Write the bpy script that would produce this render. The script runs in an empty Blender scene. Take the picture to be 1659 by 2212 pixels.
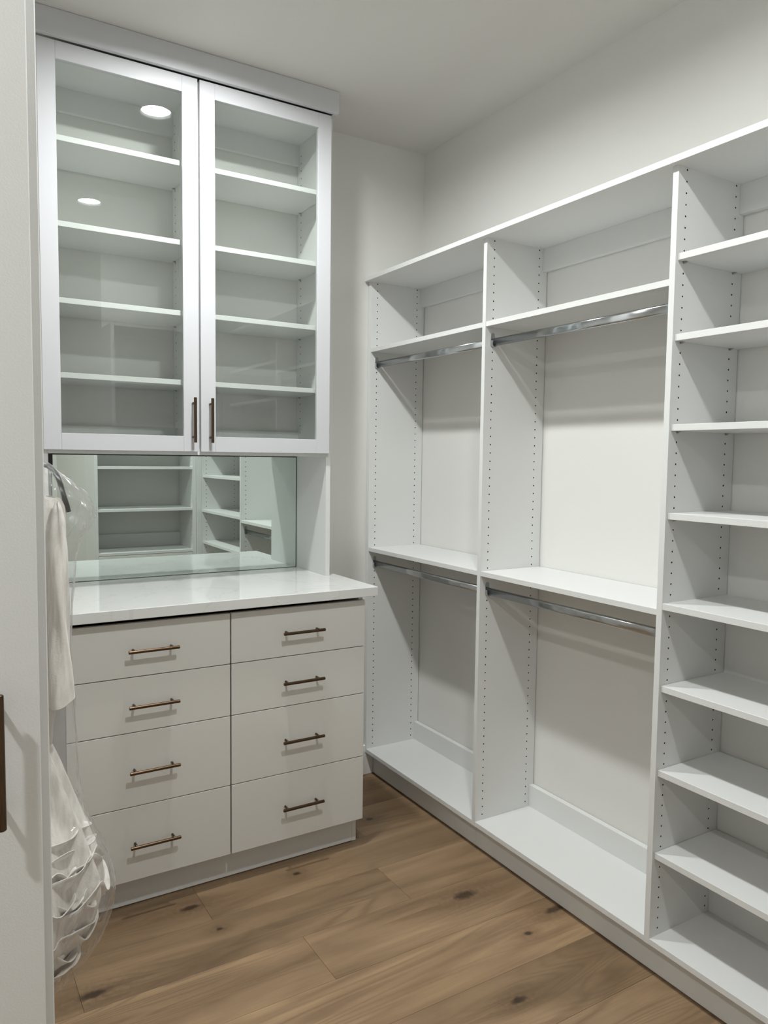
import bpy, bmesh, math, random
from mathutils import Vector, Matrix, noise
random.seed(7)
sc = bpy.context.scene
COL = sc.collection

# ------------------------------------------------------------------ camera, world, exposure
cam_d = bpy.data.cameras.new('camera')
cam = bpy.data.objects.new('camera', cam_d); COL.objects.link(cam)
cam_d.sensor_fit = 'HORIZONTAL'; cam_d.sensor_width = 36.0
cam_d.lens = 1634.018 / 1659.0 * 36.0
cam_d.clip_start = 0.02
RT = ((0.85454746, -0.51922532, 0.01239766), (-0.02650877, -0.06744291, -0.99737091), (0.51869636, 0.85197214, -0.07139719))
m = Matrix.Identity(4)
for i in range(3):
    m[i][0] = RT[0][i]; m[i][1] = -RT[1][i]; m[i][2] = -RT[2][i]
m.translation = Vector((-2.143505, -3.182559, 1.574168))
cam.matrix_world = m
sc.camera = cam

world = bpy.data.worlds.new('world'); sc.world = world; world.use_nodes = True
world.node_tree.nodes['Background'].inputs['Color'].default_value = (0.9, 0.95, 1.0, 1)
world.node_tree.nodes['Background'].inputs['Strength'].default_value = 0.02
LIGHT_L = 850.0            # radiance of each ceiling lens
LIGHT_C = (0.975, 1.0, 0.985, 1)
vs = sc.view_settings
vs.view_transform = 'Standard'; vs.look = 'None'; vs.gamma = 1.0; vs.use_curve_mapping = False
vs.exposure = -0.05
sc.cycles.use_denoising = True
sc.cycles.max_bounces = 14; sc.cycles.diffuse_bounces = 8; sc.cycles.glossy_bounces = 6
sc.cycles.transmission_bounces = 8; sc.cycles.transparent_max_bounces = 24
sc.cycles.sample_clamp_indirect = 4.0

CEIL = 3.06

# ------------------------------------------------------------------ node / material helpers
class NB:
    def __init__(s, name):
        s.m = bpy.data.materials.new(name); s.m.use_nodes = True
        s.t = s.m.node_tree; s.t.nodes.clear()
        s.out = s.t.nodes.new('ShaderNodeOutputMaterial')
    def n(s, kind, **kw):
        nd = s.t.nodes.new(kind)
        for k, v in kw.items():
            if k.startswith('_'): setattr(nd, k[1:], v)
            else:
                key = int(k[1:]) if k[0] == 'i' and k[1:].isdigit() else k.replace('__', ' ')
                if hasattr(v, 'is_linked') or isinstance(v, bpy.types.NodeSocket): s.t.links.new(v, nd.inputs[key])
                else: nd.inputs[key].default_value = v
        return nd
    def math(s, op, a, b=None, c=None):
        nd = s.t.nodes.new('ShaderNodeMath'); nd.operation = op
        for i, v in enumerate((a, b, c)):
            if v is None: continue
            if isinstance(v, bpy.types.NodeSocket): s.t.links.new(v, nd.inputs[i])
            else: nd.inputs[i].default_value = v
        return nd.outputs[0]
    def mix(s, f, a, b, blend='MIX'):
        nd = s.t.nodes.new('ShaderNodeMix'); nd.data_type = 'RGBA'; nd.blend_type = blend
        for sock, v in ((nd.inputs[0], f), (nd.inputs[6], a), (nd.inputs[7], b)):
            if isinstance(v, bpy.types.NodeSocket): s.t.links.new(v, sock)
            else: sock.default_value = v
        return nd.outputs[2]
    def end(s, shader):
        s.t.links.new(shader, s.out.inputs['Surface']); return s.m

def pbr(name, col, rough=0.5, metal=0.0, spec=0.5, bump=0.0, bscale=200.0, var=0.0, vscale=4.0):
    b = NB(name)
    p = b.n('ShaderNodeBsdfPrincipled', Roughness=rough, Metallic=metal)
    p.inputs['Specular IOR Level'].default_value = spec
    p.inputs['Base Color'].default_value = (*col, 1)
    tc = b.n('ShaderNodeNewGeometry')
    if var:
        nz = b.n('ShaderNodeTexNoise', Vector=tc.outputs['Position'], Scale=vscale, Detail=3.0)
        c = b.mix(nz.outputs[0], tuple(x * (1 - var) for x in col) + (1,), tuple(min(1, x * (1 + var)) for x in col) + (1,))
        b.t.links.new(c, p.inputs['Base Color'])
    if bump:
        nz = b.n('ShaderNodeTexNoise', Vector=tc.outputs['Position'], Scale=bscale, Detail=2.0)
        bp = b.n('ShaderNodeBump', Strength=bump, Distance=0.001, Height=nz.outputs[0])
        b.t.links.new(bp.outputs[0], p.inputs['Normal'])
    return b.end(p.outputs[0])

M = {}
M['melamine'] = pbr('white_melamine', (0.695, 0.70, 0.692), 0.42, spec=0.4, bump=0.12, bscale=420, var=0.01)
M['door_paint'] = pbr('white_door_laminate', (0.575, 0.58, 0.605), 0.38, spec=0.4, bump=0.08, bscale=500)
M['drawer'] = pbr('drawer_laminate', (0.69, 0.685, 0.66), 0.36, spec=0.4, bump=0.1, bscale=420)
M['wall'] = pbr('wall_paint', (0.715, 0.712, 0.69), 0.75, spec=0.25, bump=0.25, bscale=90, var=0.012)
M['ceiling'] = pbr('ceiling_paint', (0.66, 0.645, 0.617), 0.85, spec=0.2, bump=0.3, bscale=70, var=0.015)
M['trim'] = pbr('trim_paint', (0.82, 0.82, 0.81), 0.4, spec=0.4)
M['hole_shade'] = pbr('raw_board_painted_shade', (0.035, 0.026, 0.018), 0.9, spec=0.1)  # raw board coloured near black, standing in for the shade inside drilled holes
M['carcass_shade'] = pbr('carcass_board_painted_shade', (0.05, 0.036, 0.026), 0.8, spec=0.1)  # board darkened so gaps around the drawers look shaded; shade is in the colour
M['chrome'] = pbr('chrome', (0.50, 0.52, 0.535), 0.16, 1.0)
M['nickel'] = pbr('nickel_pin', (0.45, 0.42, 0.38), 0.3, 1.0)
M['black_plastic'] = pbr('black_plastic', (0.012, 0.011, 0.010), 0.28, spec=0.5)
M['black_clip'] = pbr('black_clip', (0.02, 0.02, 0.022), 0.4)
M['lamp_trim'] = pbr('lamp_trim_white', (0.85, 0.85, 0.85), 0.45)
M['grout'] = pbr('subfloor', (0.06, 0.04, 0.025), 0.9)

def bronze():
    b = NB('brushed_bronze')
    tc = b.n('ShaderNodeTexCoord')
    mp = b.n('ShaderNodeMapping', Vector=tc.outputs['Object'], Scale=(900, 40, 40))
    nz = b.n('ShaderNodeTexNoise', Vector=mp.outputs[0], Scale=1.0, Detail=2.0)
    col = b.mix(nz.outputs[0], (0.080, 0.052, 0.032, 1), (0.145, 0.096, 0.060, 1))
    p = b.n('ShaderNodeBsdfPrincipled', Roughness=0.3, Metallic=1.0)
    b.t.links.new(col, p.inputs['Base Color'])
    return b.end(p.outputs[0])
M['bronze'] = bronze()

def quartz():
    b = NB('white_quartz')
    g = b.n('ShaderNodeNewGeometry')
    n1 = b.n('ShaderNodeTexNoise', Vector=g.outputs['Position'], Scale=2.2, Detail=6.0, Roughness=0.6, Distortion=1.4)
    v = b.math('ABSOLUTE', b.math('SUBTRACT', n1.outputs[0], 0.5))
    vein = b.math('SUBTRACT', 1.0, b.math('MULTIPLY', v, 60.0)); vein = b.math('MAXIMUM', vein, 0.0)
    n2 = b.n('ShaderNodeTexNoise', Vector=g.outputs['Position'], Scale=5.0, Detail=4.0)
    vein = b.math('MULTIPLY', vein, b.math('MULTIPLY', n2.outputs[0], 0.45))
    base = b.mix(n2.outputs[0], (0.66, 0.665, 0.66, 1), (0.72, 0.72, 0.71, 1))
    col = b.mix(vein, base, (0.45, 0.435, 0.42, 1))
    p = b.n('ShaderNodeBsdfPrincipled', Roughness=0.05)
    b.t.links.new(col, p.inputs['Base Color'])
    return b.end(p.outputs[0])
M['quartz'] = quartz()

def mirror_mat():
    b = NB('mirror_silver')
    p = b.n('ShaderNodeBsdfGlossy', Color=(0.76, 0.845, 0.805, 1), Roughness=0.0)
    return b.end(p.outputs[0])
M['mirror'] = mirror_mat()
M['mirror_edge'] = pbr('mirror_cut_edge', (0.03, 0.055, 0.05), 0.25)

def clear(name, tint, ior, rough, milk, crumple=False):
    b = NB(name)
    tr = b.n('ShaderNodeBsdfTransparent', Color=(*tint, 1))
    gl = b.n('ShaderNodeBsdfGlossy', Color=(1, 1, 1, 1), Roughness=rough)
    if crumple:
        tc = b.n('ShaderNodeTexCoord')
        mp = b.n('ShaderNodeMapping', Vector=tc.outputs['Object'], Scale=(1, 1, 0.35))
        nz = b.n('ShaderNodeTexNoise', Vector=mp.outputs[0], Scale=26.0, Detail=4.0, Distortion=1.2)
        bp = b.n('ShaderNodeBump', Strength=1.0, Distance=0.03, Height=nz.outputs[0])
        b.t.links.new(bp.outputs[0], gl.inputs['Normal'])
    lw = b.n('ShaderNodeLayerWeight', Blend=0.5)          # facing = 1 - |cos|: Schlick, same on both sides of the sheet
    f0 = ((ior - 1) / (ior + 1)) ** 2
    fr = b.math('ADD', f0, b.math('MULTIPLY', 1 - f0, b.math('POWER', lw.outputs['Facing'], 5.0)))
    sh = b.n('ShaderNodeMixShader', i0=fr, i1=tr.outputs[0], i2=gl.outputs[0])
    if milk:
        df = b.n('ShaderNodeBsdfDiffuse', Color=(0.85, 0.86, 0.87, 1))
        sh = b.n('ShaderNodeMixShader', i0=milk, i1=sh.outputs[0], i2=df.outputs[0])
    return b.end(sh.outputs[0])
M['glass'] = clear('clear_glass', (0.948, 0.963, 0.953), 1.48, 0.0, 0)
M['plastic_film'] = clear('clear_plastic_film', (0.96, 0.96, 0.96), 1.55, 0.09, 0.045, True)

def fabric():
    b = NB('ivory_fabric')
    tc = b.n('ShaderNodeTexCoord')
    mp = b.n('ShaderNodeMapping', Vector=tc.outputs['Object'], Scale=(60, 60, 10))
    nz = b.n('ShaderNodeTexNoise', Vector=mp.outputs[0], Scale=1.0, Detail=4.0)
    w = b.n('ShaderNodeTexNoise', Vector=tc.outputs['Object'], Scale=260.0, Detail=2.0)
    cr = b.n('ShaderNodeMapRange', Value=nz.outputs[0], i1=0.3, i2=0.7)
    col = b.mix(cr.outputs[0], (0.60, 0.555, 0.51, 1), (0.84, 0.82, 0.785, 1))
    h = b.math('ADD', b.math('MULTIPLY', nz.outputs[0], 1.5), w.outputs[0])
    bp = b.n('ShaderNodeBump', Strength=0.35, Distance=0.002, Height=h)
    p = b.n('ShaderNodeBsdfPrincipled', Roughness=0.62)
    p.inputs['Sheen Weight'].default_value = 0.25
    b.t.links.new(col, p.inputs['Base Color']); b.t.links.new(bp.outputs[0], p.inputs['Normal'])
    return b.end(p.outputs[0])
M['fabric'] = fabric()

def emit(name, col, s):
    b = NB(name)
    e = b.n('ShaderNodeEmission', Color=col, Strength=s)
    return b.end(e.outputs[0])
M['lens'] = emit('lamp_lens', LIGHT_C, LIGHT_L)

KNOTS = [(-1.3901, -0.6759, .040, .016), (-1.3404, -0.8419, .014, .009), (-1.7609, -0.9551, .05, .018), (-0.5202, -0.4259, .02, .014),
         (-0.5102, -1.0956, .055, .026), (-0.290, -1.323, .05, .018), (-0.4625, -1.380, .018, .012), (-0.977, -0.663, .018, .012),
         (-0.70, -1.60, .03, .015), (-1.25, -1.62, .02, .012), (-1.55, -1.95, .03, .016)]
def oak():
    b = NB('oak_plank')
    g = b.n('ShaderNodeNewGeometry'); oi = b.n('ShaderNodeObjectInfo')
    sx = b.n('ShaderNodeSeparateXYZ', Vector=g.outputs['Position'])
    X, Y = sx.outputs[0], sx.outputs[1]
    rnd = oi.outputs['Random']
    knot = None; bend = None
    for kx, ky, rx, ry in KNOTS:
        rx *= 1.45; ry *= 1.4
        dx = b.math('DIVIDE', b.math('SUBTRACT', X, kx), rx); dy = b.math('DIVIDE', b.math('SUBTRACT', Y, ky), ry)
        d2 = b.math('ADD', b.math('MULTIPLY', dx, dx), b.math('MULTIPLY', dy, dy))
        e = b.math('EXPONENT', b.math('MULTIPLY', d2, -1.3))
        knot = e if knot is None else b.math('MAXIMUM', knot, e)
        far = b.math('EXPONENT', b.math('MULTIPLY', d2, -0.07))
        bd = b.math('MULTIPLY', b.math('MULTIPLY', far, ry * 1.1), b.math('SIGN', dy))
        bend = bd if bend is None else b.math('ADD', bend, bd)
    Yb = b.math('ADD', b.math('SUBTRACT', Y, bend), b.math('MULTIPLY', rnd, 37.0))
    Xo = b.math('ADD', X, b.math('MULTIPLY', rnd, 91.0))
    def vec(ax, ay):
        c = b.n('ShaderNodeCombineXYZ', X=b.math('MULTIPLY', Xo, ax), Y=b.math('MULTIPLY', Yb, ay), Z=0.0); return c.outputs[0]
    bigr = b.n('ShaderNodeTexNoise', Vector=vec(1.3, 9.0), Scale=1.0, Detail=5.0, Distortion=0.8)
    big = b.n('ShaderNodeMapRange', Value=bigr.outputs[0], i1=0.27, i2=0.73)
    # cathedral rings: contour lines of a smooth field
    ringf = b.n('ShaderNodeTexNoise', Vector=vec(0.75, 6.5), Scale=1.0, Detail=1.5, Distortion=0.35)
    rings = b.math('SINE', b.math('MULTIPLY', ringf.outputs[0], 130.0))
    rings = b.math('MULTIPLY', b.math('ADD', rings, 1.0), 0.5); rings = b.math('POWER', rings, 2.2)
    fine = b.n('ShaderNodeTexNoise', Vector=vec(7.0, 260.0), Scale=1.0, Detail=3.0)
    pore = b.n('ShaderNodeTexNoise', Vector=vec(22.0, 900.0), Scale=1.0, Detail=2.0)
    base = b.mix(big.outputs[0], (0.152, 0.095, 0.050, 1), (0.445, 0.297, 0.170, 1))
    mask = b.n('ShaderNodeTexNoise', Vector=vec(0.9, 3.5), Scale=1.0, Detail=2.0)
    mk = b.n('ShaderNodeMapRange', Value=mask.outputs[0], i1=0.42, i2=0.66)
    rm = b.math('MULTIPLY', b.math('MULTIPLY', rings, mk.outputs[0]), 0.62)
    col = b.mix(rm, base, (0.155, 0.098, 0.055, 1))
    col = b.mix(b.math('MULTIPLY', fine.outputs[0], 0.52), col, (0.19, 0.122, 0.070, 1))
    pm = b.n('ShaderNodeMapRange', Value=pore.outputs[0], i1=0.58, i2=0.75)
    col = b.mix(b.math('MULTIPLY', pm.outputs[0], 0.30), col, (0.10, 0.062, 0.034, 1))
    halo = b.math('POWER', knot, 0.16)
    kn = b.n('ShaderNodeTexNoise', Vector=g.outputs['Position'], Scale=60.0, Detail=3.0)
    col = b.mix(b.math('MULTIPLY', b.math('MULTIPLY', halo, kn.outputs[0]), 1.15), col, (0.135, 0.080, 0.042, 1))
    km = b.n('ShaderNodeMapRange', Value=b.math('ADD', knot, b.math('MULTIPLY', kn.outputs[0], 0.35)), i1=0.66, i2=1.05)
    col = b.mix(b.math('MULTIPLY', km.outputs[0], 0.9), col, (0.045, 0.027, 0.016, 1))
    hsv = b.n('ShaderNodeHueSaturation', Color=col, Saturation=0.98)
    b.t.links.new(b.math('ADD', 0.80, b.math('MULTIPLY', rnd, 0.36)), hsv.inputs['Value'])
    bp = b.n('ShaderNodeBump', Strength=0.15, Distance=0.0008, Height=fine.outputs[0])
    p = b.n('ShaderNodeBsdfPrincipled', Roughness=0.42)
    p.inputs['Specular IOR Level'].default_value = 0.35
    b.t.links.new(hsv.outputs[0], p.inputs['Base Color']); b.t.links.new(bp.outputs[0], p.inputs['Normal'])
    return b.end(p.outputs[0])
M['oak'] = oak()

# ------------------------------------------------------------------ object helpers
def wloc(o):
    v = Vector((0, 0, 0))
    while o is not None:
        v += o.location; o = o.parent
    return v
def tag(o, label=None, cat=None, group=None, kind=None):
    if label: o['label'] = label
    if cat: o['category'] = cat
    if group: o['group'] = group
    if kind: o['kind'] = kind
    return o
def empty(name, loc, parent=None):
    o = bpy.data.objects.new(name, None); COL.objects.link(o)
    o.empty_display_size = 0.1
    if parent is not None: o.parent = parent; o.location = Vector(loc) - wloc(parent)
    else: o.location = loc
    return o
def place(name, me, loc, mats, parent=None):
    o = bpy.data.objects.new(name, me); COL.objects.link(o)
    if not isinstance(mats, (list, tuple)): mats = [mats]
    if not me.materials:
        for mm in mats: me.materials.append(M[mm])
    if parent is not None: o.parent = parent; o.location = Vector(loc) - wloc(parent)
    else: o.location = loc
    return o
def from_bm(bm, name, smooth=False):
    me = bpy.data.meshes.new(name); bm.to_mesh(me); bm.free()
    if smooth:
        for p in me.polygons: p.use_smooth = True
    return me
def box_bm(dx, dy, dz, bev=0.0007):
    bm = bmesh.new()
    bmesh.ops.create_cube(bm, size=1.0)
    bmesh.ops.scale(bm, vec=(dx, dy, dz), verts=bm.verts)
    if bev and min(dx, dy, dz) > 4 * bev:
        bmesh.ops.bevel(bm, geom=list(bm.edges), offset=bev, segments=1, affect='EDGES')
    return bm
def box(name, x0, x1, y0, y1, z0, z1, mat, parent=None, bev=0.0007):
    x0, x1 = min(x0, x1), max(x0, x1); y0, y1 = min(y0, y1), max(y0, y1); z0, z1 = min(z0, z1), max(z0, z1)
    me = from_bm(box_bm(x1 - x0, y1 - y0, z1 - z0, bev), name)
    return place(name, me, ((x0 + x1) / 2, (y0 + y1) / 2, (z0 + z1) / 2), mat, parent)
def prism(name, pts, axis, a0, a1, mat, parent=None, bev=0.0007):
    """pts: outline in the two other axes (x,y) for axis z, (y,z) for axis x; extruded a0..a1"""
    bm = bmesh.new()
    def P(u, v, a): return {'z': (u, v, a), 'x': (a, u, v), 'y': (u, a, v)}[axis]
    lo = [bm.verts.new(P(u, v, a0)) for u, v in pts]; hi = [bm.verts.new(P(u, v, a1)) for u, v in pts]
    n = len(pts)
    bm.faces.new(lo); bm.faces.new(hi)
    for i in range(n): bm.faces.new((lo[i], lo[(i + 1) % n], hi[(i + 1) % n], hi[i]))
    bmesh.ops.recalc_face_normals(bm, faces=list(bm.faces))
    if bev: bmesh.ops.bevel(bm, geom=list(bm.edges), offset=bev, segments=1, affect='EDGES')
    me = from_bm(bm, name)
    c = Vector((0, 0, 0))
    for v in me.vertices: c += v.co
    c /= len(me.vertices)
    me.transform(Matrix.Translation(-c))
    return place(name, me, c, mat, parent)

HOLE_R = 0.0029
def hole_panel(name, lo, hi, thin, cols, zs, faces, mat, parent):
    """upright board lo..hi, thin along axis 'x' or 'y'; real drilled holes in the listed faces (+1/-1 along the thin axis).
    cols: positions along the other horizontal axis, zs: heights"""
    ti = 0 if thin == 'x' else 1; ui = 1 - ti
    bm = bmesh.new()
    def V(t, u, z):
        c = [0, 0, z]; c[ti] = t; c[ui] = u; return bm.verts.new(c)
    u0, u1 = lo[ui], hi[ui]; z0, z1 = lo[2], hi[2]
    cols = sorted(cols); hw = 0.008; p = 0.016
    def quad(vs, mi=0):
        f = bm.faces.new(vs); f.material_index = mi; return f
    for s in (-1, 1):
        t = lo[ti] if s < 0 else hi[ti]
        if s not in faces:
            quad([V(t, u0, z0), V(t, u1, z0), V(t, u1, z1), V(t, u0, z1)]); continue
        us = [u0]
        for c in cols: us += [c - hw, c + hw]
        us.append(u1)
        for k in range(len(us) - 1):
            a, b = us[k], us[k + 1]
            if k % 2 == 0:
                quad([V(t, a, z0), V(t, b, z0), V(t, b, z1), V(t, a, z1)]); continue
            zz = sorted(zs); prev = z0; c = (a + b) / 2
            for z in zz:
                if z - p > prev + 1e-6: quad([V(t, a, prev), V(t, b, prev), V(t, b, z - p), V(t, a, z - p)])
                zb, zt = max(prev, z - p), min(z + p, z1)
                ring = [(c + HOLE_R * math.cos(q * math.pi / 4), z + HOLE_R * math.sin(q * math.pi / 4)) for q in range(8)]
                outer = [(b, z), (b, zt), (c, zt), (a, zt), (a, z), (a, zb), (c, zb), (b, zb)]
                R1 = [V(t, *r) for r in ring]; O1 = [V(t, *o) for o in outer]
                R2 = [V(t - s * 0.009, *r) for r in ring]
                for q in range(8):
                    w = (q + 1) % 8
                    quad([R1[q], O1[q], O1[w], R1[w]])
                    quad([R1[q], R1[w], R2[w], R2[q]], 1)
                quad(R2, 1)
                prev = zt
            if prev < z1 - 1e-6: quad([V(t, a, prev), V(t, b, prev), V(t, b, z1), V(t, a, z1)])
    ta, tb = lo[ti], hi[ti]
    quad([V(ta, u0, z0), V(tb, u0, z0), V(tb, u0, z1), V(ta, u0, z1)])
    quad([V(ta, u1, z0), V(tb, u1, z0), V(tb, u1, z1), V(ta, u1, z1)])
    quad([V(ta, u0, z0), V(tb, u0, z0), V(tb, u1, z0), V(ta, u1, z0)])
    quad([V(ta, u0, z1), V(tb, u0, z1), V(tb, u1, z1), V(ta, u1, z1)])
    bmesh.ops.remove_doubles(bm, verts=list(bm.verts), dist=1e-6)
    bmesh.ops.recalc_face_normals(bm, faces=list(bm.faces))
    me = from_bm(bm, name)
    c = Vector([(lo[i] + hi[i]) / 2 for i in range(3)])
    me.transform(Matrix.Translation(-c))
    return place(name, me, c, [mat, 'hole_shade'], parent)

def tube_bm(bm, p0, p1, r, seg=14, cap=True, r2=None):
    p0, p1 = Vector(p0), Vector(p1); d = (p1 - p0).normalized()
    a = d.orthogonal().normalized(); b = d.cross(a); r2 = r if r2 is None else r2
    A = [bm.verts.new(p0 + (a * math.cos(t) + b * math.sin(t)) * r) for t in [2 * math.pi * i / seg for i in range(seg)]]
    B = [bm.verts.new(p1 + (a * math.cos(t) + b * math.sin(t)) * r2) for t in [2 * math.pi * i / seg for i in range(seg)]]
    for i in range(seg):
        f = bm.faces.new((A[i], A[(i + 1) % seg], B[(i + 1) % seg], B[i])); f.smooth = True
    if cap: bm.faces.new(A[::-1]); bm.faces.new(B)
    return A, B
def pull_mesh(name, axis, length=0.170, cc=0.128, r=0.0057, off=0.033):
    """bar pull standing off a face whose outward normal is -y; origin on the face at the pull's centre"""
    bm = bmesh.new()
    ex = Vector((1, 0, 0)) if axis == 'x' else Vector((0, 0, 1))
    n = Vector((0, -1, 0)); c = 0.0012; h = length / 2
    tube_bm(bm, ex * -(h - c) + n * off, ex * (h - c) + n * off, r, 18, False)
    tube_bm(bm, ex * (h - c) + n * off, ex * h + n * off, r, 18, True, r - c)
    tube_bm(bm, ex * -(h - c) + n * off, ex * -h + n * off, r, 18, True, r - c)
    for s in (-1, 1):
        tube_bm(bm, ex * (s * cc / 2) + n * 0.0002, ex * (s * cc / 2) + n * (off - r * 0.6), 0.0043, 12)
    bmesh.ops.recalc_face_normals(bm, faces=list(bm.faces))
    return from_bm(bm, name)
PULL_X = pull_mesh('pull_handle_horizontal', 'x'); PULL_Z = pull_mesh('pull_handle_upright', 'z')

# ------------------------------------------------------------------ structure
def struct(o): o['kind'] = 'structure'; return o
fl = struct(box('floor', -4.3, 0.0, -4.5, 0.0, -0.06, -0.012, 'grout', None, 0))
rows = []
k0 = -1.018; pitch = 0.236
fixed = {-0.782: [-1.796, -0.692], -0.546: [-1.344], -1.018: [-1.118], -1.254: [-2.1], -1.49: [-1.72], -1.726: [-0.9]}
j = 5
rng = random.Random(3)
y = k0 + pitch * 5
while y > -4.5:
    top = min(0.0, y); bot = max(-4.5, y - pitch)
    if top > bot:
        cuts = next((v for kk, v in fixed.items() if abs(kk - y) < 0.01), None)
        if cuts is None: cuts = [-rng.uniform(0.6, 1.6)]
        cuts = sorted(cuts)
        while cuts[0] > -4.3 + 0.8: cuts = [cuts[0] - rng.uniform(1.5, 2.2)] + cuts
        xs = [-4.3] + [c for c in cuts if c > -4.25] + [0.0]
        for a, b in zip(xs[:-1], xs[1:]):
            box('plank', a + 0.0003, b - 0.0003, bot + 0.0003, top - 0.0003, -0.012, 0.0, 'oak', fl, 0.0006)
    y -= pitch

LAMPS = [(-1.240, -0.872), (-1.265, -2.272), (-2.97, -2.95)]
CAN_R, CAN_H = 0.0640, 0.010
def ceiling_mesh():
    bm = bmesh.new(); H = 0.2; N = 48
    xs = sorted({-4.3, 0.0} | {x + d for x, _ in LAMPS for d in (-H, H)}); ys = sorted({-4.5, 0.0} | {y + d for _, y in LAMPS for d in (-H, H)})
    def V(x, y, z): return bm.verts.new((x, y, z))
    inside = lambda x, y: any(abs(x - lx) < H and abs(y - ly) < H for lx, ly in LAMPS)
    for x0, x1 in zip(xs[:-1], xs[1:]):
        for y0, y1 in zip(ys[:-1], ys[1:]):
            if not inside((x0 + x1) / 2, (y0 + y1) / 2): bm.faces.new((V(x0, y0, 0), V(x0, y1, 0), V(x1, y1, 0), V(x1, y0, 0)))
    for lx, ly in LAMPS:
        ci = []; sq = []
        for i in range(N):
            t = 2 * math.pi * (i + 0.0) / N; c, q = math.cos(t), math.sin(t); k = H / max(abs(c), abs(q))
            ci.append(V(lx + CAN_R * c, ly + CAN_R * q, 0)); sq.append(V(lx + k * c, ly + k * q, 0))
        for i in range(N):
            j_ = (i + 1) % N; bm.faces.new((ci[i], ci[j_], sq[j_], sq[i]))
    z = 0.1
    bm.faces.new((V(-4.3, -4.5, z), V(0, -4.5, z), V(0, 0, z), V(-4.3, 0, z)))
    for a, b in (((-4.3, -4.5), (0, -4.5)), ((0, -4.5), (0, 0)), ((0, 0), (-4.3, 0)), ((-4.3, 0), (-4.3, -4.5))):
        bm.faces.new((V(*a, 0), V(*b, 0), V(*b, z), V(*a, z)))
    return from_bm(bm, 'ceiling')
struct(place('ceiling', ceiling_mesh(), (0, 0, CEIL), 'ceiling'))
struct(box('wall_back', -2.62, 0.0, 0.0, 0.12, 0, CEIL, 'wall', None, 0))
struct(box('wall_right', 0.0, 0.12, -2.95, 0.12, 0, CEIL, 'wall', None, 0))
struct(box('wall_left', -2.74, -2.62, -1.52, 0.12, 0, CEIL, 'wall', None, 0))
struct(box('wall_front', -1.075, 0.12, -3.07, -2.95, 0, CEIL, 'wall', None, 0))
struct(box('wall_entry_right', -1.075, -0.955, -4.5, -3.07, 0, CEIL, 'wall', None, 0))
struct(box('wall_entry_front', -4.42, -0.955, -4.62, -4.5, 0, CEIL, 'wall', None, 0))
struct(box('wall_entry_left', -4.42, -4.3, -4.5, -2.12, 0, CEIL, 'wall', None, 0))
struct(box('wall_entry_back', -4.42, -3.02, -2.12, -2.0, 0, CEIL, 'wall', None, 0))
struct(box('baseboard_back', -0.66, -0.262, -0.015, 0.0, 0.0, 0.152, 'trim', None, 0.003))

# ------------------------------------------------------------------ ceiling lights
def downlight(x, y, label):
    r = empty('recessed_light', (x, y, CEIL))
    tag(r, label, 'light', 'recessed ceiling lights')
    bm = bmesh.new(); N = 48
    prof = [(0.078, 0.0), (0.077, -0.0025), (0.068, -0.004), (CAN_R - 0.0005, -0.003), (CAN_R - 0.0015, CAN_H * 0.4), (CAN_R - 0.0015, CAN_H)]
    rings = [[bm.verts.new((pr * math.cos(2 * math.pi * i / N), pr * math.sin(2 * math.pi * i / N), pz)) for i in range(N)] for pr, pz in prof]
    for a, b in zip(rings[:-1], rings[1:]):
        for i in range(N):
            f = bm.faces.new((a[i], a[(i + 1) % N], b[(i + 1) % N], b[i])); f.smooth = True
    bmesh.ops.recalc_face_normals(bm, faces=list(bm.faces))
    place('trim_ring', from_bm(bm, 'trim_ring'), (x, y, CEIL), 'lamp_trim', r)
    bm = bmesh.new()
    vs_ = [bm.verts.new((0.062 * math.cos(-2 * math.pi * i / N), 0.062 * math.sin(-2 * math.pi * i / N), CAN_H - 0.001)) for i in range(N)]
    bm.faces.new(vs_)
    place('lens', from_bm(bm, 'lens'), (x, y, CEIL), 'lens', r)
downlight(-1.240, -0.872, 'recessed ceiling light nearest the glass-door cabinet')
downlight(-1.265, -2.272, 'recessed ceiling light over the middle of the closet aisle')
downlight(-2.97, -2.95, 'recessed ceiling light in front of the tall wardrobe')

# ------------------------------------------------------------------ shelving on the right wall
HZ = [2.398 - 0.032 * i for i in range(71)]
su = empty('closet_shelving', (-0.155, -1.29, 0))
tag(su, 'long white open closet shelving with hanging rods along the right wall', 'shelving')
XB = -0.003; XF = -0.308; ZT = 2.4055
HC = (-0.272, -0.045)
P1 = (-0.0244, -0.003); P2 = (-0.891, -0.872); P3 = (-1.738, -1.719); P4 = (-2.580, -2.561)
for (a, b), fc in ((P1, (-1,)), (P2, (-1, 1)), (P3, (-1, 1)), (P4, (1,))):
    hole_panel('side_panel', (XF, a, 0.1165), (XB, b, ZT), 'y', HC, HZ, fc, 'melamine', su)
for a, b in ((-0.008, -1.7358), (-1.7362, -2.580)):
    box('top_board', -0.333, XB, b, a, ZT, 2.4245, 'melamine', su)
bays = [(P1[0], P2[1]), (P2[0], P3[1]), (P3[0], P4[1])]
for i, (a, b) in enumerate(bays):
    box('base_shelf', XF, XB, b, a, 0.1165, 0.1355, 'melamine', su)
    box('back_cleat', -0.0255, XB, b, a, 2.318, ZT, 'melamine', su)
    box('back_cleat', -0.0255, XB, b, a, 0.1355, 0.2262, 'melamine', su)
for a, b in ((-0.003, -0.8435), (-0.8440, -2.580)):
    box('kick_board', -0.261, -0.243, b, a, 0.004, 0.1165, 'melamine', su)
box('corner_filler', -0.3445, -0.3085, -2.580, -2.561, 0.1165, ZT, 'melamine', su)
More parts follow.
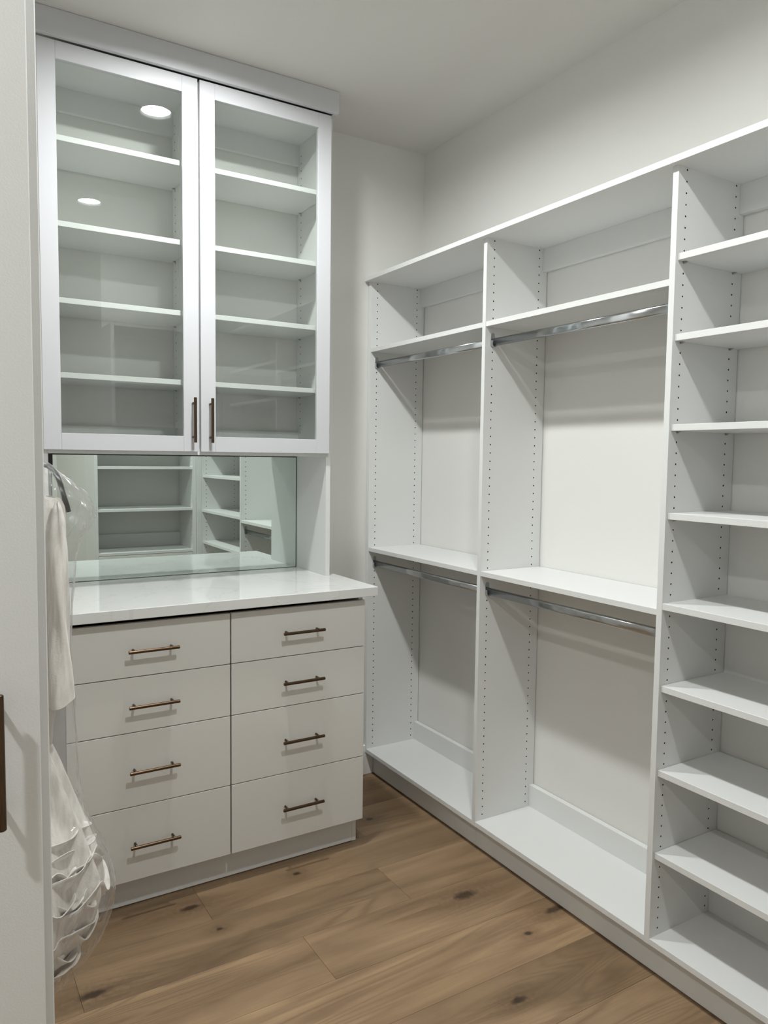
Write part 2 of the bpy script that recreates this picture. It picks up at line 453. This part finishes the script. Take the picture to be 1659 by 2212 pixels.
def pin(parent, c, d):
    bm = bmesh.new()
    ex = Vector((0, d, 0))
    tube_bm(bm, ex * 0.0, ex * 0.007, 0.0028, 10)
    s = bmesh.ops.create_cube(bm, size=1.0)['verts']
    bmesh.ops.scale(bm, vec=(0.011, 0.009, 0.0018), verts=s); bmesh.ops.translate(bm, vec=ex * 0.0055 + Vector((0, 0, 0.0019)), verts=s)
    place('shelf_pin', from_bm(bm, 'shelf_pin'), c, 'nickel', parent)
for i in (0, 1):
    a, b = bays[i]
    for zt in (2.0945, 1.1395):
        s = box('shelf', XF + 0.002, XB, b, a, zt - 0.019, zt, 'melamine', su)
        s['label'] = 'fixed shelf above a hanging rod'
adj = [2.1626, 1.9366, 1.6807, 1.425, 0.9133, 0.6576, 0.4027]
a, b = bays[2]
for zt in adj:
    s = box('shelf', -0.2995, XB - 0.004, b + 0.0012, a - 0.0012, zt - 0.019, zt, 'melamine', su)
    for cx in HC:
        pin(s, (cx, a - 0.0002, zt - 0.0222), -1); pin(s, (cx, b + 0.0002, zt - 0.0222), 1)
box('shelf', XF + 0.0005, XB, b, a, 1.1405, 1.1595, 'melamine', su)

def oval(n=10, w=0.0075, h=0.015):
    pts = []
    for q in range(n + 1): t = math.pi * q / n; pts.append((w * math.cos(t), (h - w) + w * math.sin(t)))
    for q in range(n + 1): t = math.pi + math.pi * q / n; pts.append((w * math.cos(t), -(h - w) + w * math.sin(t)))
    return pts
def rod(a, b, x, z, parent):
    L = a - b
    bm = bmesh.new(); pr = oval()
    A = [bm.verts.new((u, L / 2 - 0.0028, v)) for u, v in pr]; B = [bm.verts.new((u, -L / 2 + 0.0028, v)) for u, v in pr]
    n = len(pr)
    for q in range(n):
        f = bm.faces.new((A[q], A[(q + 1) % n], B[(q + 1) % n], B[q])); f.smooth = True
    bm.faces.new(A); bm.faces.new(B[::-1])
    bmesh.ops.recalc_face_normals(bm, faces=list(bm.faces))
    r = place('hanging_rod', from_bm(bm, 'hanging_rod'), (x, (a + b) / 2, z), 'chrome', parent)
    for yy, d in ((a, -1), (b, 1)):
        bm = bmesh.new()
        # back plate with a rounded tab on top
        pl = [(-0.0105, -0.010)]
        for q in range(9): t = math.pi + math.pi * q / 8; pl.append((0.0105 * math.cos(t), -0.0095 + 0.0105 * math.sin(t)))
        for q in range(9): t = math.pi * q / 8; pl.append((0.0085 * math.cos(t), 0.027 + 0.0085 * math.sin(t)))
        lo = [bm.verts.new((u, 0.0002 * d, v)) for u, v in pl]; hi = [bm.verts.new((u, 0.0024 * d, v)) for u, v in pl]
        bm.faces.new(lo); bm.faces.new(hi)
        for q in range(len(pl)): bm.faces.new((lo[q], lo[(q + 1) % len(pl)], hi[(q + 1) % len(pl)], hi[q]))
        # U cup that carries the rod
        ins = [(0.0082, 0.006)]; out = [(0.0112, 0.006)]
        for q in range(11):
            t = -math.pi * q / 10
            ins.append((0.0082 * math.cos(t), -0.0075 + 0.0082 * math.sin(t))); out.append((0.0112 * math.cos(t), -0.0075 + 0.0112 * math.sin(t)))
        ins.append((-0.0082, 0.006)); out.append((-0.0112, 0.006))
        poly = ins + out[::-1]
        I0 = [bm.verts.new((u, 0.0024 * d, v)) for u, v in ins]; I1 = [bm.verts.new((u, 0.014 * d, v)) for u, v in ins]
        O0 = [bm.verts.new((u, 0.0024 * d, v)) for u, v in out]; O1 = [bm.verts.new((u, 0.014 * d, v)) for u, v in out]
        for q in range(len(ins) - 1):
            bm.faces.new((I0[q], I0[q + 1], I1[q + 1], I1[q])); bm.faces.new((O0[q], O1[q], O1[q + 1], O0[q + 1]))
            bm.faces.new((I1[q], I1[q + 1], O1[q + 1], O1[q]))
        for e in (0, -1): bm.faces.new((I0[e], I1[e], O1[e], O0[e]))
        bmesh.ops.recalc_face_normals(bm, faces=list(bm.faces))
        place('rod_bracket', from_bm(bm, 'rod_bracket'), (x, yy, z), 'chrome', r)
for i in (0, 1):
    a, b = bays[i]
    rod(a, b, -0.272, 2.019, su); rod(a, b, -0.272, 1.060, su)

# ------------------------------------------------------------------ shelving facing the mirror
ou = empty('mirrored_shelving', (-0.72, -2.76, 0))
ou.name = 'alcove_shelving'
tag(ou, 'white open shelving bay facing the mirror, seen as its reflection', 'shelving')
OY = -2.583; OB = -2.947
for x0, x1, fc in ((-0.3725, -0.3450, (-1,)), (-1.0915, -1.0690, (1,))):
    hole_panel('side_panel', (x0, OB, 0.0), (x1, OY, ZT), 'x', (OY - 0.037, OB + 0.04), [z for z in HZ if z > 0.9], fc, 'melamine', ou)
box('top_board', -1.0915, -0.345, OB, OY + 0.0, ZT, 2.4245, 'melamine', ou)
for zt in (2.06, 1.774, 1.487, 1.172):
    box('shelf', -1.069, -0.3725, OB, OY - 0.004, zt - 0.019, zt, 'melamine', ou)
box('base_shelf', -1.069, -0.3725, OB, OY, 0.831, 0.850, 'melamine', ou)
box('back_cleat', -1.069, -0.3725, OB, OB + 0.02, 0.850, 0.955, 'melamine', ou)
for z0, z1 in ((0.105, 0.460), (0.463, 0.828)):
    d = box('drawer', -1.068, -0.3735, OY - 0.019, OY, z0, z1, 'drawer', ou)
    place('pull_handle', PULL_X.copy(), (-0.72, OY, (z0 + z1) / 2), 'bronze', d).rotation_euler = (0, 0, math.pi)
box('kick_board', -1.069, -0.3725, OY - 0.07, OY - 0.052, 0.002, 0.105, 'melamine', ou)

# ------------------------------------------------------------------ drawer cabinet
bx0, bx1, bmid = -1.772, -0.661, -1.2165
dc = empty('drawer_cabinet', ((bx0 + bx1) / 2, -0.3, 0))
tag(dc, 'white eight-drawer cabinet with bronze bar pulls under the stone top', 'cabinet')
DY = -0.612
sp = [(-0.003, 0.002), (-0.5555, 0.002), (-0.5555, 0.118), (-0.592, 0.118), (-0.592, 1.029), (-0.003, 1.029)]
prism('side_panel', sp, 'x', bx1 - 0.019, bx1, 'melamine', dc)
prism('side_panel', sp, 'x', bx0, bx0 + 0.019, 'melamine', dc)
box('divider', bmid - 0.0095, bmid + 0.0095, -0.592, -0.006, 0.137, 1.010, 'carcass_shade', dc)
box('bottom_panel', bx0 + 0.019, bx1 - 0.019, -0.592, -0.006, 0.118, 0.137, 'carcass_shade', dc)
box('back_panel', bx0 + 0.019, bx1 - 0.019, -0.012, -0.006, 0.137, 1.029, 'carcass_shade', dc)
box('kick_board', bx0 + 0.019, bx1 - 0.0195, -0.5555, -0.537, 0.004, 0.1175, 'melamine', dc)
zg = [0.118, 0.3775, 0.636, 0.8268, 1.0135]
for cx0, cx1 in ((bx0 + 0.001, bmid - 0.0026), (bmid + 0.0026, bx1 - 0.001)):
    for z0, z1 in zip(zg[:-1], zg[1:]):
        d = box('drawer', cx0, cx1, DY, DY + 0.019, z0 + (0.0016 if z0 > .12 else 0), z1 - 0.0016, 'drawer', dc)
        cz = (z0 + z1) / 2
        place('pull_handle', PULL_X, ((cx0 + cx1) / 2, DY, cz), 'bronze', d)
        box('drawer_box', cx0 + 0.03, cx1 - 0.03, DY + 0.0192, -0.06, z0 + 0.025, z1 - 0.05, 'carcass_shade', d, 0)

ct = prism('countertop', [(-1.812, -0.645), (-0.621, -0.645), (-0.621, -0.258), (-0.6595, -0.270), (-0.6595, -0.0015), (-1.792, -0.0015), (-1.792, -0.270), (-1.812, -0.258)], 'z', 1.030, 1.0662, 'quartz', None, 0.0015)
tag(ct, 'polished white quartz countertop with faint veins on the drawer cabinet', 'countertop')

# ------------------------------------------------------------------ mirror
mr = empty('wall_mirror', (-1.202, -0.004, 1.0665))
tag(mr, 'wide frameless mirror on the wall behind the stone countertop', 'mirror')
MX0, MX1, MZ0, MZ1 = -1.7205, -0.6825, 1.0668, 1.5745
bm = box_bm(MX1 - MX0, 0.005, MZ1 - MZ0, 0)
me = from_bm(bm, 'mirror_glass'); me.materials.append(M['mirror']); me.materials.append(M['mirror_edge'])
for p_ in me.polygons: p_.material_index = 0 if p_.normal.y < -0.9 else 1
place('mirror_glass', me, ((MX0 + MX1) / 2, -0.0037, (MZ0 + MZ1) / 2), 'mirror', mr)
for cx, cz, dx, dz in ((-1.7225, 1.552, .007, .022),):
    box('mirror_clip', cx - dx, cx + dx, -0.0095, -0.0005, cz - dz, cz + dz, 'black_clip', mr, 0.001)
box('edge_strip', MX0, MX1, -0.0072, -0.0063, MZ1 - 0.0035, MZ1, 'mirror_edge', mr, 0)
box('edge_strip', MX0, MX1, -0.0072, -0.0063, MZ0, MZ0 + 0.0016, 'mirror_edge', mr, 0)
box('edge_strip', MX1 - 0.0022, MX1, -0.0072, -0.0063, MZ0 + 0.0017, MZ1 - 0.0036, 'mirror_edge', mr, 0)
box('edge_strip', MX0, MX0 + 0.0022, -0.0072, -0.0063, MZ0 + 0.0017, MZ1 - 0.0036, 'mirror_edge', mr, 0)

# ------------------------------------------------------------------ glass-door cabinet
gc = empty('glass_door_cabinet', (-1.2255, -0.15, 1.0662))
tag(gc, 'white wall cabinet with two glazed doors reaching the ceiling', 'cabinet')
GX0, GX1 = -1.790, -0.661; GY = -0.302; GD = -1.232
HG = [1.640 + 0.032 * i + 0.011 for i in range(40)]
HCY = (-0.262, -0.040)
hole_panel('side_panel', (GX1 - 0.020, GY, 1.0666), (GX1, -0.002, 2.968), 'x', HCY, HG, (-1,), 'melamine', gc)
hole_panel('side_panel', (GX0, GY, 1.0666), (GX0 + 0.0195, -0.002, 2.968), 'x', HCY, HG, (1,), 'melamine', gc)
hole_panel('divider', (GD - 0.0095, GY + 0.002, 1.595), (GD + 0.0095, -0.002, 2.949), 'x', HCY, HG, (-1, 1), 'melamine', gc)
box('bottom_panel', GX0 + 0.0196, GX1 - 0.0201, GY, -0.002, 1.5760, 1.595, 'melamine', gc)
box('top_panel', GX0 + 0.0196, GX1 - 0.0201, GY, -0.002, 2.949, 2.968, 'melamine', gc)
for a, b in ((GX0 + 0.0196, GD - 0.0096), (GD + 0.0096, GX1 - 0.0201)):
    box('back_cleat', a, b, -0.022, -0.002, 2.862, 2.949, 'melamine', gc)
    box('back_cleat', a, b, -0.022, -0.002, 1.595, 1.685, 'melamine', gc)
    for zt in (2.672, 2.3825, 2.1205, 1.861):
        s = box('shelf', a + 0.001, b - 0.001, -0.293, -0.005, zt - 0.019, zt, 'melamine', gc)
        for cy in HCY:
            for xx, d in ((a, 1), (b, -1)):
                bm = bmesh.new(); ex = Vector((d, 0, 0))
                tube_bm(bm, ex * 0.0002, ex * 0.007, 0.0028, 10)
                q = bmesh.ops.create_cube(bm, size=1.0)['verts']
                bmesh.ops.scale(bm, vec=(0.009, 0.011, 0.0018), verts=q); bmesh.ops.translate(bm, vec=ex * 0.0055 + Vector((0, 0, 0.0019)), verts=q)
                place('shelf_pin', from_bm(bm, 'shelf_pin'), (xx, cy, zt - 0.0222), 'nickel', s)
box('side_filler', -1.835, GX0 - 0.0005, GY, GY + 0.019, 1.576, 2.968, 'melamine', gc)
box('crown_board', -1.86, -0.655, -0.346, -0.327, 2.9725, CEIL - 0.001, 'door_paint', gc)
box('crown_return', -0.674, -0.655, -0.3268, -0.001, 2.9725, CEIL - 0.001, 'door_paint', gc)
DZ0, DZ1 = 1.589, 2.9685; SW = 0.0585; GYD = -0.322
for x0, x1, hx in ((-1.7855, -1.2365, -1.2605), (-1.2285, -0.6765, -1.1935)):
    d = empty('door', ((x0 + x1) / 2, GYD + 0.0095, DZ0), gc)
    y0, y1 = GYD, GYD + 0.0195
    box('stile', x0, x0 + SW, y0, y1, DZ0, DZ1, 'door_paint', d)
    box('stile', x1 - SW, x1, y0, y1, DZ0, DZ1, 'door_paint', d)
    box('rail', x0 + SW + 0.0002, x1 - SW - 0.0002, y0, y1, DZ1 - SW, DZ1, 'door_paint', d)
    box('rail', x0 + SW + 0.0002, x1 - SW - 0.0002, y0, y1, DZ0, DZ0 + SW, 'door_paint', d)
    box('glass_pane', x0 + SW + 0.0002, x1 - SW - 0.0002, GYD + 0.008, GYD + 0.012, DZ0 + SW + 0.0002, DZ1 - SW - 0.0002, 'glass', d, 0)
    place('pull_handle', PULL_Z, (hx, GYD, 1.708), 'bronze', d)

# ------------------------------------------------------------------ tall wardrobe at the left edge
tw = empty('tall_wardrobe', (-2.5, -1.82, 0))
tag(tw, 'tall white wardrobe with a long flat door and bronze pull, cut by the left edge', 'wardrobe')
TY = -2.140; TX = -2.0105
box('side_panel', TX - 0.019, TX, TY + 0.021, -1.53, 0.0, CEIL - 0.09, 'melamine', tw, 0.0015)
box('side_panel', -3.018, -2.999, TY + 0.021, -1.53, 0.0, CEIL - 0.09, 'melamine', tw)
box('divider', -2.5265, -2.5075, TY + 0.021, -1.53, 0.10, CEIL - 0.11, 'melamine', tw)
box('bottom_panel', -2.998, TX - 0.0195, TY + 0.021, -1.545, 0.10, 0.119, 'melamine', tw)
box('top_panel', -2.998, TX - 0.0195, TY + 0.021, -1.545, CEIL - 0.109, CEIL - 0.09, 'melamine', tw)
box('back_panel', -2.998, TX - 0.0195, -1.544, -1.53, 0.10, CEIL - 0.09, 'melamine', tw)
box('kick_board', -2.998, TX - 0.0195, TY + 0.075, TY + 0.093, 0.002, 0.10, 'melamine', tw)
box('crown_board', -3.018, TX, TY - 0.004, TY + 0.015, CEIL - 0.0885, CEIL - 0.001, 'door_paint', tw)
for x0, x1, hx in ((-2.5155, -2.0235, -2.0730), (-3.016, -2.5185, -2.966)):
    d = box('door', x0, x1, TY, TY + 0.019, 0.105, CEIL - 0.093, 'melamine', tw, 0.0012)
    place('pull_handle', PULL_Z, (hx, TY, 1.196), 'bronze', d)

# ------------------------------------------------------------------ hanging garment
GXC, GYC = -2.09, -1.30
hr = empty('hanging_rail', (GXC, -0.76, 1.63))
tag(hr, 'chrome hanging rail carrying the bagged dress behind the wardrobe', 'rail')
bm = bmesh.new(); pr = oval()
A = [bm.verts.new((u, 0.753, v)) for u, v in pr]; B = [bm.verts.new((u, -0.763, v)) for u, v in pr]
for q in range(len(pr)):
    f = bm.faces.new((A[q], A[(q + 1) % len(pr)], B[(q + 1) % len(pr)], B[q])); f.smooth = True
bm.faces.new(A); bm.faces.new(B[::-1]); bmesh.ops.recalc_face_normals(bm, faces=list(bm.faces))
place('rail_bar', from_bm(bm, 'rail_bar'), (GXC, -0.76, 1.63), 'chrome', hr)
for yy in (-0.0035, -1.5265):
    box('rail_flange', GXC - 0.016, GXC + 0.016, yy - 0.0032, yy + 0.0032, 1.606, 1.654, 'chrome', hr, 0.001)

def sweep(path, sect, mat, name, parent, loc, closed_sect=True):
    """section list of (n,b) offsets swept along path points (local)"""
    bm = bmesh.new(); rings = []
    P = [Vector(q) for q in path]
    for i, c in enumerate(P):
        t = (P[min(i + 1, len(P) - 1)] - P[max(i - 1, 0)]).normalized()
        nrm = Vector((0, 1, 0)); bi = t.cross(nrm).normalized()
        rings.append([bm.verts.new(c + nrm * a + bi * b) for a, b in sect])
    n = len(sect)
    for r0, r1 in zip(rings[:-1], rings[1:]):
        for q in range(n):
            f = bm.faces.new((r0[q], r0[(q + 1) % n], r1[(q + 1) % n], r1[q])); f.smooth = True
    bm.faces.new(rings[0][::-1]); bm.faces.new(rings[-1])
    bmesh.ops.recalc_face_normals(bm, faces=list(bm.faces))
    return place(name, from_bm(bm, name), loc, mat, parent)
hg = empty('clothes_hanger', (GXC, GYC, 1.46))
tag(hg, 'black plastic clothes hanger showing above the bagged dress', 'hanger')
def circ(r, n=10, sy=1.0): return [(r * sy * math.cos(2 * math.pi * i / n), r * math.sin(2 * math.pi * i / n)) for i in range(n)]
arm = []
for s in (-1, 1):
    pts = [(0.0, 0, 1.566), (0.06, 0, 1.565), (0.12, 0, 1.561), (0.155, 0, 1.556), (0.177, 0, 1.551), (0.190, 0, 1.5465), (0.201, 0, 1.537), (0.210, 0, 1.522), (0.2165, 0, 1.503), (0.2235, 0, 1.475), (0.230, 0, 1.452), (0.233, 0, 1.440)]
    pts = [(s * x + GXC, GYC + y_, z) for x, y_, z in pts]
    sweep([Vector(q) - Vector((GXC, GYC, 1.46)) for q in pts], circ(0.0058, 12, 1.6), 'black_plastic', 'hanger_arm', hg, (GXC, GYC, 1.46))
hook = [(0, 0, 1.565), (0, 0, 1.60)] + [(0.019 * math.sin(t) - 0.0, 0, 1.6295 - 0.0245 * math.cos(t)) for t in [0.35 + 4.3 * k / 14 for k in range(15)]]
sweep([Vector((q[0], q[1], q[2] - 1.46)) for q in hook], circ(0.0022, 8), 'chrome', 'hook', hg, (GXC, GYC, 1.46))

def lerp_rows(rows, n):
    out = []
    for i in range(n):
        t = i / (n - 1) * (len(rows) - 1); k = min(int(t), len(rows) - 2); f = t - k
        f = f * f * (3 - 2 * f) if False else f
        out.append([a * (1 - f) + b * f for a, b in zip(rows[k], rows[k + 1])])
    return out
def loft(name, rows, n_rows, n_seg, mat, parent, base, disp, sq=1.0):
    bm = bmesh.new(); R_ = []
    for z, rx, ry in lerp_rows(rows, n_rows):
        ring = []
        for i in range(n_seg):
            t = 2 * math.pi * i / n_seg
            c_, s_ = math.cos(t), math.sin(t)
            p_ = Vector((rx * math.copysign(abs(c_) ** sq, c_), ry * math.copysign(abs(s_) ** sq, s_), z))
            nrm = Vector((math.cos(t) / max(rx, .01), math.sin(t) / max(ry, .01), 0)).normalized()
            d, dz = disp(p_, t, z, rx)
            ring.append(bm.verts.new((p_.x + nrm.x * d, p_.y + nrm.y * d, z + dz - base[2])))
        R_.append(ring)
    for a, b in zip(R_[:-1], R_[1:]):
        for i in range(n_seg):
            f = bm.faces.new((a[i], a[(i + 1) % n_seg], b[(i + 1) % n_seg], b[i])); f.smooth = True
    bmesh.ops.recalc_face_normals(bm, faces=list(bm.faces))
    return place(name, from_bm(bm, name), base, mat, parent)

dr = empty('dress', (GXC, GYC, 0.36))
tag(dr, 'ivory fabric dress with gathered ruffled train hanging in clear plastic', 'dress')
def d_dress(p_, t, z, rx):
    f = 0.004 + 0.012 * max(0, min(1, (1.0 - z) / 0.4))
    nn = noise.noise(Vector((math.cos(t) * 2.2, math.sin(t) * 2.2, z * 1.6)))
    v = f * math.sin(13 * t + 3 * nn + z * 1.5) + 0.010 * noise.noise(Vector((p_.x * 9, p_.y * 9, z * 5)))
    v += 0.0022 * noise.noise(Vector((p_.x * 60, p_.y * 60, z * 14)))
    return v, 0
loft('bodice', [(1.470, .120, .012), (1.478, .195, .022), (1.472, .218, .036), (1.452, .226, .046), (1.338, .220, .054), (1.174, .210, .058), (1.0, .198, .062), (0.93, .186, .066), (0.88, .178, .068)],
     60, 110, 'fabric', dr, (GXC, GYC, 0.36), d_dress)
SK = [(0.892, .180, .067), (0.793, .216, .10), (0.72, .245, .135), (0.665, .262, .16), (0.586, .282, .180), (0.54, .284, .184), (0.495, .274, .178), (0.45, .255, .165), (0.40, .225, .140), (0.35, .182, .110), (0.335, .10, .06), (0.333, .01, .01)]
loft('skirt', SK, 70, 140, 'fabric', dr, (GXC, GYC, 0.36), d_dress)
# sleeve that hangs at the aisle side
def d_slv(p_, t, z, rx): return 0.003 * math.sin(4 * t + z * 22) + 0.004 * noise.noise(Vector((p_.x * 14, p_.y * 14, z * 9))), 0.012 * math.cos(t) * max(0, (1.1 - z) / 0.1)
sl = loft('sleeve', [(1.466, .002, .006), (1.45, .008, .020), (1.42, .014, .028), (1.36, .020, .034), (1.25, .022, .038), (1.14, .022, .042), (1.06, .026, .050), (1.006, .030, .054)], 40, 48, 'fabric', dr, (GXC, GYC, 0.36), d_slv)
sl.location.x += 0.203; sl.location.y -= 0.035
def ruffle(zt, rx, ry, t0, t1, h, flare, seed):
    rr = random.Random(seed); n = 120; bm = bmesh.new()
    ctl = [(rr.uniform(-1, 1), rr.uniform(-1, 1)) for _ in range(40)]
    def zig(u, k, idx):
        u *= k; i = int(u); f = u - i
        f = f * f * (3 - 2 * f)
        return ctl[i % 40][idx] * (1 - f) + ctl[(i + 1) % 40][idx] * f
    rows_ = []
    for jv in range(9):
        v = jv / 8
        row = []
        for i in range(n + 1):
            u = i / n; t = t0 + (t1 - t0) * u
            lip = v ** 1.6
            r_off = -0.030 * (1 - v) + (flare + 0.017 * zig(u, 15, 0)) * lip + 0.006 * math.sin(v * 5 + u * 31) * (1 - v)
            zz = zt - h * (1 - v) + 0.034 * zig(u, 11, 1) * lip - 0.045 * (abs(u - 0.5) * 2) ** 2 * lip
            row.append(bm.verts.new(((rx + r_off) * math.cos(t), (ry + r_off) * math.sin(t), zz - 0.36)))
        rows_.append(row)
    for a, b in zip(rows_[:-1], rows_[1:]):
        for i in range(n):
            f = bm.faces.new((a[i], a[i + 1], b[i + 1], b[i])); f.smooth = True
    bmesh.ops.recalc_face_normals(bm, faces=list(bm.faces))
    o = place('ruffle', from_bm(bm, 'ruffle'), (GXC, GYC, 0.36), 'fabric', dr)
    md = o.modifiers.new('solid', 'SOLIDIFY'); md.thickness = 0.0022; md.offset = 0
def ell(z):
    for a, b in zip(SK[:-1], SK[1:]):
        if b[0] <= z <= a[0]:
            f = (a[0] - z) / (a[0] - b[0]); return a[1] * (1 - f) + b[1] * f, a[2] * (1 - f) + b[2] * f
    return SK[-3][1:]
for i in range(14):
    z = 0.715 - 0.0235 * i
    rx, ry = ell(z - 0.01)
    c = math.radians(-62 + 30 * math.sin(i * 2.1)); w_ = math.radians(84 + 30 * math.cos(i * 1.7))
    ruffle(z, rx, ry, c - w_, c + w_, 0.075, 0.012, 20 + i)

bg = empty('garment_bag', (GXC, GYC, 0.30))
tag(bg, 'crumpled clear plastic garment bag wrapped around the ivory dress', 'garment bag')
def d_bag(p_, t, z, rx):
    a = 0.005 + 0.022 * math.exp(-((z - 1.43) / 0.06) ** 2) * max(0.15, math.cos(t)) + 0.006 * math.exp(-((z - 0.7) / 0.2) ** 2)
    q = Vector((math.cos(t) * 2.5, math.sin(t) * 2.5, z * 7))
    v = a * noise.noise(q * 1.3) + 0.75 * a * noise.noise(q * 3.6) + 0.4 * a * (0.4 - abs(noise.noise(q * 8.5))) + 0.010 * noise.noise(Vector((math.cos(t) * 3, math.sin(t) * 3, z * 0.8)))
    v += 0.0045 * math.sin(9 * t + 4 * noise.noise(Vector((z * 1.5, 3, 1)))) * (1 if z < 1.3 else 0.3)
    return v, 0.5 * a * noise.noise(q * 1.9 + Vector((5, 2, 1)))
loft('film', [(1.600, .012, .012), (1.590, .05, .030), (1.575, .130, .046), (1.553, .190, .058), (1.532, .214, .068), (1.51, .240, .076), (1.478, .264, .085), (1.45, .280, .090), (1.412, .272, .088), (1.379, .258, .086), (1.336, .248, .086),
              (1.249, .240, .086), (1.117, .234, .088), (0.937, .240, .098), (0.84, .246, .112), (0.752, .254, .140), (0.677, .280, .178), (0.61, .308, .205), (0.559, .320, .215), (0.524, .316, .212), (0.46, .296, .200), (0.411, .264, .178), (0.373, .238, .150), (0.331, .206, .115), (0.31, .183, .09), (0.30, .12, .06)],
     200, 210, 'plastic_film', bg, (GXC, GYC, 0.30), d_bag, 0.72)
